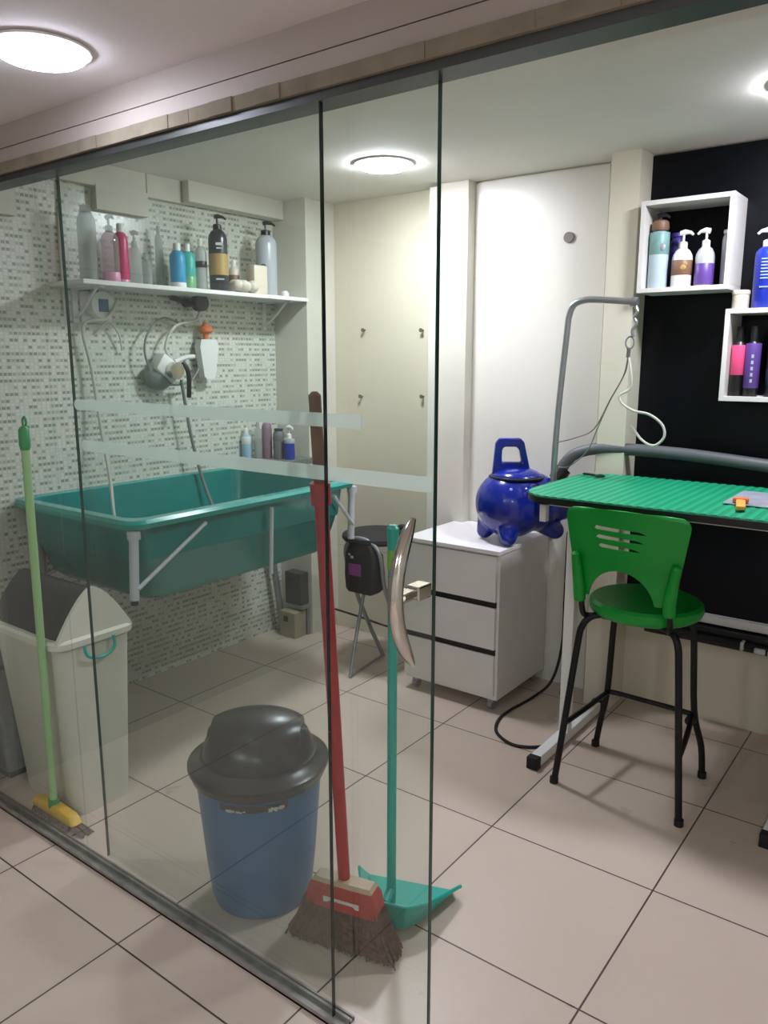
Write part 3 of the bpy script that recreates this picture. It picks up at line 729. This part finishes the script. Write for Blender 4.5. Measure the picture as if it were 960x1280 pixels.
# cut feet flat happens by the small foot offset; cap plate + seam + handle
ex = Vector((.8, .6, 0)); ey = Vector((-.6, .8, 0))
MB().lathe([(.109, .275), (.114, .279), (.114, .284), (.106, .288)], (.012, .008, 0), 36, 1.05, .97).build('seam_band', 'black', pg, local=True)
MB().lathe([(.107, .286), (.105, .292), (.085, .306), (.055, .318), (.02, .322)], (.012, .008, 0), 36, 1.05, .97).build('cap_plate', 'navy_plastic', pg, local=True)
out = [(-.082, .29), (-.070, .425), (-.055, .447), (.035, .447), (.052, .43), (.085, .29)]
inn = [(-.042, .345), (-.042, .395), (-.034, .41), (.020, .41), (.032, .395), (.042, .345)]
mb = MB(); hx = Vector((.8, .6, 0)); n_ = Vector((-.6, .8, 0))*.034
L = []
def hp(u, v, k): return hx*u + Vector((0, 0, v)) + n_*(k-.5) + Vector((-.01, 0, 0))
for k in (0, 1): L.append(([mb.b.verts.new(hp(u, v, k)) for u, v in out], [mb.b.verts.new(hp(u, v, k)) for u, v in inn]))
for k in (0, 1):
    o_, i_ = L[k]
    for j in range(6): mb.b.faces.new((o_[j], o_[(j+1) % 6], i_[(j+1) % 6], i_[j]))
for w in (0, 1):
    for j in range(6): mb.b.faces.new((L[0][w][j], L[0][w][(j+1) % 6], L[1][w][(j+1) % 6], L[1][w][j]))
ho = mb.build('handle', 'navy_plastic', pg, local=True)
bv = ho.modifiers.new('bev', 'BEVEL'); bv.width = .007; bv.segments = 3
MB().ball((-.0, 0, 0), .008, 1, 1, 1, 12).rot(Matrix.Translation((.05, -.108, .242))).build('eye', 'cobalt_l', pg, local=True)
MB().box(-.012, .012, -.001, .001, -.005, .005).rot(Matrix.Translation((.082, .02, .30)) @ Matrix.Rotation(R(37), 4, 'Z')).build('sticker', 'sticker', pg, local=True, smooth=False)
MB().cyl((.155, .10, .27), (.175, .125, .315), .034, 20).build('hose_port', 'black', pg, local=True)

# blower hose
tag(MB().tube([(-1.392, 3.115, 1.02), (-1.375, 3.12, 1.06), (-1.335, 3.13, 1.10), (-1.26, 3.14, 1.125), (-1.15, 3.15, 1.132), (-.9, 3.16, 1.127), (-.6, 3.17, 1.105), (-.2, 3.18, 1.07), (.2, 3.18, 1.05)], .0245, 16, sm=8).build('blower_hose', 'hose', at=(-1.0, 3.15, 1.1)), 'thick grey flexible blower hose running along the black wall behind the table', 'hose')

# ------------------------------------------------------------------ grooming table
TZ = 1.035; TX0, TX1, TY0, TY1 = -1.272, -.12, 2.455, 3.105
gt = thing('grooming_table', (-.72, 2.78, 0), 'grooming table with ribbed green rubber top on white steel legs', 'table')
rad = .13
def yr(x):
    d = min(x-TX0, TX1-x); 
    if d >= rad: return TY0, TY1
    k = rad - math.sqrt(max(0, rad*rad-(rad-d)**2)); return TY0+k*1.25, TY1-k*.8
outl = []
N = 96
xs = [TX0 + (TX1-TX0)*(.5-.5*math.cos(PI*i/N)) for i in range(N+1)]
lo = [(x, yr(x)[0]) for x in xs]; hi = [(x, yr(x)[1]) for x in xs][::-1]
poly = lo + hi[1:-1]
poly = [p for i, p in enumerate(poly) if i == 0 or (Vector(p)-Vector(poly[i-1])).length > 1e-4]
MB().prism(poly, (0, 0, TZ-.030), (1, 0, 0), (0, 1, 0), (0, 0, .022)).build('tabletop', 'black', gt, smooth=False)
# ribbed mat, ribs across the table
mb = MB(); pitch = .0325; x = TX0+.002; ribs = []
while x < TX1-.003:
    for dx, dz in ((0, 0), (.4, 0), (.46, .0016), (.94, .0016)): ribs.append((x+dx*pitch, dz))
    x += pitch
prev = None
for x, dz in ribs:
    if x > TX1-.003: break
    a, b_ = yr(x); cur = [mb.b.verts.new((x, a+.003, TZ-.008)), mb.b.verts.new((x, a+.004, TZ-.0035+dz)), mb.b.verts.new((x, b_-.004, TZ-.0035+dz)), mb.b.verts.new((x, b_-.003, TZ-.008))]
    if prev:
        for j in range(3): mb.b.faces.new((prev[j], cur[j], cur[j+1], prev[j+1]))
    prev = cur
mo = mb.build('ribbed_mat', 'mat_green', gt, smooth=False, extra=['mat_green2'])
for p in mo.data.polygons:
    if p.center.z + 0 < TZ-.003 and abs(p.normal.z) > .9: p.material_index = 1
fr = MB()
fr.box(-1.225, -.19, 2.58, 2.61, TZ-.058, TZ-.031).box(-1.225, -.19, 2.97, 3.0, TZ-.058, TZ-.031)
fr.box(-1.225, -1.195, 2.58, 3.0, TZ-.058, TZ-.031).box(-.22, -.19, 2.58, 3.0, TZ-.058, TZ-.031)
fr.build('top_frame', 'white', gt, smooth=False)
MB().box(-1.227, -1.203, 2.577, 2.603, TZ-.12, TZ-.058).build('frame_stub', 'white', gt, smooth=False)
for sx, nm in ((-1.165, 0), (-.365, 1)):
    MB().box(sx-.02, sx+.02, 2.735, 2.775, .04, TZ-.058, .003).build('leg', 'white', gt, smooth=False)
    ft = MB().box(sx-.02, sx+.02, 2.475, 3.09, .004, .044, .002).build('foot', 'white', gt, smooth=False)
    MB().box(sx-.0225, sx+.0225, 2.462, 2.495, .0, .047, .003).build('end_cap', 'rubber', ft, smooth=False)
    MB().box(sx-.0225, sx+.0225, 3.075, 3.105, .0, .047, .003).build('end_cap', 'rubber', ft, smooth=False)
MB().box(-1.145, -.385, 2.742, 2.768, .615, .655).build('crossbar', 'black', gt, smooth=False) if False else None
MB().tube([(-1.145, 2.76, .20), (-1.19, 2.755, .20)], .02, 14).build('adjusting_knob', 'black', gt)

# long black power rail under the white trim
pr_ = thing('cable_rail', (-.6, 3.2, .37), 'black cable rail with white connectors under the black wall panel', 'cable rail')
MB().box(-1.02, XR, 3.19, 3.275, .362, .428, .006).build('channel', 'black', pr_, smooth=False)
MB().tube([(-1.0, 3.17, .43), (-.9, 3.175, .40), (-.62, 3.175, .395), (-.50, 3.175, .392), (.2, 3.175, .39)], .014, 10, sm=5).build('cable', 'rubber', pr_)
for x, w in ((-.625, .006), (-.56, .02), (-.51, .022)):
    MB().box(x-w, x+w, 3.15, 3.188, .378, .412 if w < .01 else .398, .003).build('connector', 'sticker', pr_, smooth=False)

# grooming arm (clamped to the table) and its noose
ga = MB().tube([(-1.352, 2.95, .93), (-1.343, 2.95, 1.25), (-1.318, 2.95, 1.60), (-1.312, 2.95, 1.66), (-1.295, 2.95, 1.70), (-1.255, 2.95, 1.716), (-1.20, 2.95, 1.716), (-1.052, 2.95, 1.702)], .0125, 14, sm=6).build('grooming_arm', 'steel', gt)
ga['label'] = 'grey steel grooming arm'
MB().box(-1.372, -1.325, 2.925, 2.975, TZ-.09, TZ-.035, .004).box(-1.33, -1.26, 2.93, 2.97, TZ-.045, TZ-.034, .002).build('clamp', 'black', ga, smooth=False)
MB().cyl((-1.068, 2.95, 1.703), (-1.044, 2.95, 1.70), .018, 14).build('end_piece', 'steel', ga)
gl = thing('grooming_noose', (-1.05, 2.94, 1.69), 'thin wire grooming noose hanging from the end of the steel arm', 'noose')
MB().tube([(-1.052, 2.945, 1.69), (-1.04, 2.94, 1.665), (-1.05, 2.94, 1.645), (-1.04, 2.94, 1.625), (-1.055, 2.94, 1.60), (-1.05, 2.94, 1.575)], .006, 8, sm=5).build('chain', 'steel', gl)
rg = [(-1.062+.016*math.cos(a), 2.94, 1.555+.022*math.sin(a)) for a in [2*PI*i/16 for i in range(16)]]
MB().tube(rg, .0035, 8, closed=True).build('snap_ring', 'steel', gl)
MB().cyl((-1.064, 2.94, 1.533), (-1.066, 2.94, 1.50), .007, 10).build('snap_sleeve', 'screw', gl)
MB().tube([(-1.066, 2.94, 1.50), (-1.075, 2.94, 1.44), (-1.12, 2.93, 1.345), (-1.175, 2.92, 1.23), (-1.25, 2.92, 1.19), (-1.335, 2.93, 1.165)], .0025, 6, sm=6).build('wire', 'screw', gl)
MB().tube([(-1.066, 2.94, 1.50), (-1.08, 2.94, 1.43), (-1.13, 2.94, 1.33), (-1.17, 2.94, 1.23), (-1.21, 2.95, 1.14), (-1.29, 2.97, 1.07), (-1.34, 2.97, 1.06)], .0025, 6, sm=6).build('wire', 'cable_g', gl)
MB().tube([(-1.062, 2.94, 1.50), (-1.045, 2.93, 1.43), (-1.048, 2.93, 1.385), (-1.082, 2.92, 1.36), (-1.07, 2.92, 1.33), (-1.02, 2.91, 1.305), (-.96, 2.90, 1.295), (-.91, 2.90, 1.26), (-.90, 2.90, 1.215), (-.935, 2.90, 1.182), (-.985, 2.91, 1.20), (-1.03, 2.92, 1.25)], .0048, 8, sm=6).build('loop', 'cable_w', gl)

# things on the table
tag(MB().box(-.625, -.30, 2.66, 2.95, TZ, TZ+.004, .001).build('metal_sheet', 'silver', smooth=False, at=(-.5, 2.8, TZ)), 'flat silvery tray lying on the green table mat', 'tray')
ck = thing('small_comb', (-.56, 2.62, TZ), 'small amber plastic piece lying over the edge of the silvery tray', 'comb')
MB().box(-.014, .014, -.075, .07, .004, .018, .004).rot(Matrix.Rotation(R(13), 4, 'Z')).build('grip', 'amber', ck, local=True)
MB().box(-.024, .024, .05, .075, .006, .022, .004).rot(Matrix.Rotation(R(13), 4, 'Z')).build('comb_head', 'orange', ck, local=True)
hk = thing('clip', (-1.2, 2.95, TZ), 'small black metal clip at the back left corner of the green mat', 'clip')
MB().tube([(-1.235, 2.985, TZ+.006), (-1.20, 2.965, TZ+.009), (-1.16, 2.955, TZ+.006)], .005, 8, sm=3).build('arm', 'black', hk)
MB().tube([(-1.16+.016*math.cos(a), 2.965+.02*math.sin(a), TZ+.006) for a in [2*PI*i/14 for i in range(14)]], .004, 8, closed=True).build('ring', 'black', hk)

# floor cable
tag(MB().tube([(-1.37, 3.17, .75), (-1.372, 3.17, .45), (-1.375, 3.17, .22), (-1.40, 3.13, .06), (-1.44, 3.02, .007), (-1.46, 2.85, .006), (-1.455, 2.74, .006), (-1.41, 2.64, .006), (-1.32, 2.585, .006), (-1.25, 2.60, .006), (-1.19, 2.655, .006)], .0065, 8, sm=8).build('power_cable', 'rubber', at=(-1.4, 2.8, 0)), 'black power cable dropping behind the cabinet and looping over the floor', 'cable')

# ------------------------------------------------------------------ green bar stool
st = thing('bar_stool', (-.845, 2.60, 0), 'green plastic bar stool with slotted backrest and black tube legs', 'bar stool')
MB().lathe([(.10, .628), (.17, .630), (.185, .640), (.190, .655), (.188, .672), (.178, .681), (.14, .678), (.05, .672)], (-.835, 2.615, .006), 48).build('seat', 'green_chair', st)
legs = {
 'leg1': [(-1.061, 2.432, 0), (-1.035, 2.437, .235), (-1.005, 2.445, .52), (-.992, 2.45, .60), (-.965, 2.47, .635), (-.92, 2.50, .642)],
 'leg2': [(-.621, 2.430, 0), (-.640, 2.437, .235), (-.662, 2.445, .52), (-.672, 2.45, .60), (-.70, 2.47, .632), (-.76, 2.50, .638)],
 'leg3': [(-1.048, 2.783, 0), (-1.03, 2.778, .12), (-1.005, 2.765, .26), (-.985, 2.745, .58), (-.95, 2.73, .625), (-.90, 2.70, .63)],
 'leg4': [(-.645, 2.786, 0), (-.655, 2.783, .12), (-.685, 2.765, .26), (-.705, 2.745, .58), (-.73, 2.73, .62), (-.78, 2.70, .63)]}
for k, pts in legs.items():
    lo = MB().tube(pts, .0118, 12, sm=5).build('leg', 'black_metal', st)
    p = Vector(pts[0]); MB().cyl(p, p+Vector((0, 0, .022)), .0155, 12).build('foot_tip', 'rubber', lo)
MB().tube([(-1.036, 2.44, .232), (-1.018, 2.60, .238), (-1.003, 2.745, .245), (-.985, 2.765, .247), (-.85, 2.768, .245), (-.705, 2.765, .243), (-.688, 2.745, .240), (-.665, 2.62, .16+.07), (-.641, 2.445, .225)], .0095, 10, sm=4).build('footrest', 'black_metal', st)
MB().cyl((-.94, 2.50, .632), (-.75, 2.50, .632), .010, 10).build('seat_brace', 'black_metal', st)
MB().cyl((-.92, 2.70, .628), (-.77, 2.70, .628), .010, 10).build('seat_brace', 'black_metal', st)
MB().cyl((-.69, 2.76, .225), (-.69, 2.735, .225), .018, 12).build('knob', 'black_metal', st)
# backrest supports
for s_, xb, xt in ((-1, -.995, -1.012), (1, -.700, -.680)):
    MB().tube([(-.93 if s_ < 0 else -.76, 2.55, .632), (xb+.01*s_*-1, 2.47, .635), (xb, 2.447, .665), (xb, 2.432, .73), (xt, 2.425, .86)], .010, 10, sm=5).build('back_support', 'black_metal', st)
# backrest shell with arch and slots cut through
def make_back():
    bm_ = bmesh.new(); nx_, nz_ = 40, 34; grid = []
    zs = [.725 + .29*i/(nz_-6) for i in range(nz_-5)]
    zs = zs[:-1] + [1.015 - .0] ; zt = 1.012
    rows = []
    for i in range(nz_+1):
        t = i/nz_; t2 = t if t < .8 else .8+.2*math.sin((t-.8)/.2*PI/2)
        z = .722 + (zt-.722)*t2
        v = (z-.722)/(zt-.722)
        hw = .160 + .046*v; c_ = -.853
        d = zt - z
        if d < .03: hw -= .03 - math.sqrt(max(0, .03**2-(.03-d)**2))
        if z-.722 < .02: hw -= .5*(.02-math.sqrt(max(0, .02**2-(.02-(z-.722))**2)))
        row = []
        for j in range(nx_+1):
            u = j/nx_*2-1
            x = c_ + u*hw
            y = 2.412 + .035*u*u - .02*v + .0
            row.append(bm_.verts.new((x, y, z + (.012*(1-u*u)*v))))
        rows.append(row)
    for i in range(nz_):
        for j in range(nx_): bm_.faces.new((rows[i][j], rows[i][j+1], rows[i+1][j+1], rows[i+1][j]))
    me = bpy.data.meshes.new('backrest'); bm_.to_mesh(me); bm_.free()
    o = bpy.data.objects.new('backrest', me); COL.objects.link(o)
    s = o.modifiers.new('s', 'SOLIDIFY'); s.thickness = .008; s.offset = 0
    cut = MB()
    ar = [(-.118 if False else -.112, .60)] + [(-.112*math.cos(PI*k/20)+0, .70 + .125*math.sin(PI*k/20)) for k in range(21)] + [(.112, .60)]
    cut.prism(ar, (-.857, 2.3, 0), (1, 0, 0), (0, 0, 1), (0, .25, 0))
    for z in (.958, .929, .900):
        w = .075 if z > .94 else (.068 if z > .91 else .058)
        cut.prism([(-w-.02, z-.001), (-w-.014, z+.010), (w-.02, z+.004), (w+.004, z-.003), (w-.01, z-.006), (-w-.01, z-.004)], (-.855, 2.3, 0), (1, 0, 0), (0, 0, 1), (0, .25, 0))
    co = cut.build('cutter', 'green_chair', smooth=False)
    b = o.modifiers.new('b', 'BOOLEAN'); b.object = co; b.operation = 'DIFFERENCE'; b.solver = 'EXACT'
    bpy.context.view_layer.update()
    ev = o.evaluated_get(bpy.context.evaluated_depsgraph_get())
    me2 = bpy.data.meshes.new_from_object(ev)
    bpy.data.objects.remove(o); bpy.data.objects.remove(co)
    bb_ = bmesh.new(); bb_.from_mesh(me2)
    mbx = MB(); mbx.b.free(); mbx.b = bb_
    me2.materials.clear()
    return mbx.build('backrest', 'green_chair', st)
make_back()
for s_, xb, xt in ((-1, -.998, -1.012), (1, -.700, -.682)):
    MB().tube([(xb, 2.430, .700), (xb, 2.424, .74), (xt, 2.412, .86), (xt, 2.412, .868)], [.020, .021, .015, .006], 12).build('sleeve', 'green_chair', st)

# ------------------------------------------------------------------ wall box shelves and their bottles
def niche(x0, x1, z0, z1, label):
    o = thing('box_shelf', (x0, YB-.02, z0), label, 'shelf', 'white box shelves on the black wall')
    t = .017; y0, y1 = 3.082, 3.262
    MB().box(x0, x1, y0, y1, z0, z0+t, .001).build('bottom_board', 'mdf', o, smooth=False)
    MB().box(x0, x1, y0, y1, z1-t, z1, .001).build('top_board', 'mdf', o, smooth=False)
    MB().box(x0, x0+t, y0, y1, z0+t, z1-t, .001).build('side_board', 'mdf', o, smooth=False)
    MB().box(x1-t, x1, y0, y1, z0+t, z1-t, .001).build('side_board', 'mdf', o, smooth=False)
niche(-1.10, -.766, 1.743, 2.077, 'open white box shelf on the black wall holding four pump bottles')
niche(-.768, -.434, 1.343, 1.673, 'lower right open white box shelf with dark bottles inside')
NG = 'bottles in the upper box shelf'; z = 1.761
o = bottle((-1.045, 3.15, z), .036, .215, 'pale_label', 'tall pale teal-labelled bottle with dark top in the upper box shelf', group=NG, cap='pump', capm='char', bands=[(.58, .96, 'teal_label')], shoulder=.04, capr=.8)
MB().ball((.020, -.030, .15), .014, 1, .35, 1, 12).build('round_badge', 'silver', o, local=True)
MB().lathe([(.030, .214), (.033, .225), (.030, .245), (.02, .252)], (0, 0, 0), 20).build('patterned_collar', 'brown', o, local=True)
o = bottle((-.955, 3.15, z), .037, .145, 'white', 'white pump bottle with brown dog label', group=NG, cap='pump', bands=[(.30, .68, 'brown')], pump_dir=0, capr=.42, shoulder=.2)
MB().ball((.012, -.034, .07), .012, 1.2, .3, .9, 12).ball((.022, -.030, .082), .007, 1, .4, 1, 10).build('dog_print', 'gold', o, local=True)
bottle((-.872, 3.15, z), .034, .145, 'frosty', 'frosted pump bottle with purple lower label', group=NG, cap='pump', bands=[(.03, .56, 'purple')], pump_dir=PI, capr=.42, shoulder=.2)
bottle((-.802, 3.17, z), .018, .19, 'frosty', 'slim frosted tube at the right inside the upper box shelf', group=NG, capr=.9, caph=.008)
bottle((-1.0, 3.225, z), .028, .20, 'purple_d', 'deep purple bottle standing behind the others in the upper box shelf', group=NG, capm='purple_d', capr=.9, caph=.01)
# lower box
z = 1.361
def darkb(x, lab, m, txt, s=.0):
    o = bottle((x, 3.14+s, z), .026, .20, 'black', txt, group='dark bottles in the lower box shelf', capm='black', bands=[(lab[0], lab[1], m)], capr=.55, caph=.05)
    return o
darkb(-.722, (.38, .92), 'hotpink', 'black bottle with hot pink label, leftmost in the lower box shelf')
o = darkb(-.672, (.15, .95), 'purple', 'black bottle with purple label in the lower box shelf', -.01)
for k in range(5): 
    MB().box(-.004, .004, -.0272, -.0262, .05+k*.022, .062+k*.022).rot(Matrix.Rotation(R(10), 4, 'Z')).build('lettering', 'frosty', o, local=True, smooth=False)
darkb(-.600, (.2, .5), 'navy', 'plain black bottle, right of the purple one in the lower box shelf')
darkb(-.54, (.2, .5), 'char', 'black bottle with charcoal band, rightmost in the lower box shelf')
# on top of the lower box
o = bottle((-.655, 3.15, 1.674), .043, .215, 'cobalt', 'cobalt blue pump bottle with pale print on top of the lower box shelf', cap='pump', capm='white', pump_dir=PI, shoulder=.06, capr=.5)
for k in range(8):
    z_ = .10+k*.011 if k < 7 else .070
    MB().box(-.018, .018-.004*(k % 3), -.0452, -.041, z_, z_+.0045).rot(Matrix.Rotation(R(8), 4, 'Z')).build('printed_line', 'cobalt_l', o, local=True, smooth=False)
tag(MB().lathe([(.026, 0), (.029, .004), (.029, .05), (.031, .052), (.031, .064), (.026, .067)], (0, 0, 0), 28).build('cream_jar', 'cream_b', local=True), 'small cream jar left of the cobalt bottle on the lower box shelf', 'jar')
bpy.data.objects['cream_jar'].location = (-.735, 3.15, 1.674)

# ------------------------------------------------------------------ folding stool with bag
fs = thing('folding_stool', (-2.25, 2.88, 0), 'folding stool with black round seat and grey tube legs beside the cabinet', 'stool')
MB().lathe([(.12, .636), (.165, .642), (.175, .655), (.172, .67), (.15, .678), (.05, .68)], (-2.235, 2.93, 0), 36).build('seat', 'rubber', fs)
MB().tube([(-2.285, 3.035, .004), (-2.305, 2.93, .22), (-2.315, 2.84, .42), (-2.325, 2.80, .55), (-2.315, 2.785, .62), (-2.27, 2.78, .665), (-2.21, 2.78, .672), (-2.15, 2.785, .65), (-2.115, 2.79, .59), (-2.115, 2.83, .42), (-2.10, 2.93, .22), (-2.09, 3.035, .004)], .0105, 10, sm=5).build('leg_hoop', 'grey_metal', fs)
MB().tube([(-2.24, 2.715, .006), (-2.262, 2.80, .22), (-2.28, 2.90, .45), (-2.29, 2.98, .63)], .0085, 10, sm=3).build('leg', 'grey_metal', fs)
MB().tube([(-2.06, 2.78, .006), (-2.09, 2.86, .22), (-2.12, 2.93, .45), (-2.15, 2.98, .63)], .0085, 10, sm=3).build('leg', 'grey_metal', fs)
MB().tube([(-2.24, 2.715, .008), (-2.265, 2.88, .008), (-2.285, 3.035, .008)], .006, 8).build('floor_bar', 'grey_metal', fs)
bg = thing('fabric_bag', (-2.22, 2.80, .40), 'black fabric bag with magenta print hanging inside the folding stool frame', 'bag')
mb = MB()
def bs(z, w, t): return rrect(-2.215-w, -2.215+w, 2.765-t*.2, 2.775+t, .012, z, 4)
mb.loft([bs(.415, .070, .055), bs(.43, .082, .07), bs(.50, .088, .075), bs(.60, .086, .06), bs(.648, .06, .03)])
mb.build('body', 'rubber', bg)
MB().box(-2.27, -2.20, 2.747, 2.750, .50, .555).build('print', 'pinkp', bg, smooth=False)
MB().ball((-2.255, 2.752, .585), .008, 1.3, .3, 1, 8).ball((-2.27, 2.752, .597), .006, 1.3, .3, 1, 8).build('logo', 'frosty', bg)
mb = MB().tube([(-2.14, 2.92, .68), (-2.10, 2.93, .72), (-2.06, 2.95, .70), (-2.04, 2.97, .63)], .012, 8, sm=4)
mb.ball((-2.08, 2.93, .69), .035, 1.4, 1, .6, 12)
tag(mb.build('dark_cloth', 'rubber', at=(-2.1, 2.93, .68)), 'crumpled black cloth on the folding stool seat', 'cloth')
# cable along the skirting at the back left
tag(MB().tube([(-2.78, 3.24, .10), (-2.6, 3.25, .085), (-2.4, 3.25, .07), (-2.15, 3.25, .08), (-2.0, 3.24, .06)], .006, 8, sm=6).build('skirting_cable', 'rubber', at=(-2.4, 3.25, .08)), 'thin black cable along the foot of the back wall behind the folding stool', 'cable')

# ------------------------------------------------------------------ camera, world, view
cam = bpy.data.cameras.new('camera'); co = bpy.data.objects.new('camera', cam); COL.objects.link(co)
co.location = (0, 0, 1.5); co.rotation_euler = (R(90-11.141), 0, R(36.902))
cam.sensor_fit = 'VERTICAL'; cam.sensor_height = 36; cam.sensor_width = 27; cam.lens = 980/1280*36; cam.clip_start = .02
S.camera = co
w = bpy.data.worlds.new('world'); S.world = w; w.use_nodes = True
w.node_tree.nodes['Background'].inputs[0].default_value = (.5, .5, .52, 1); w.node_tree.nodes['Background'].inputs[1].default_value = .1
S.view_settings.view_transform = 'Standard'; S.view_settings.look = 'None'; S.view_settings.gamma = 1
S.view_settings.exposure = -0.3; S.view_settings.use_curve_mapping = False
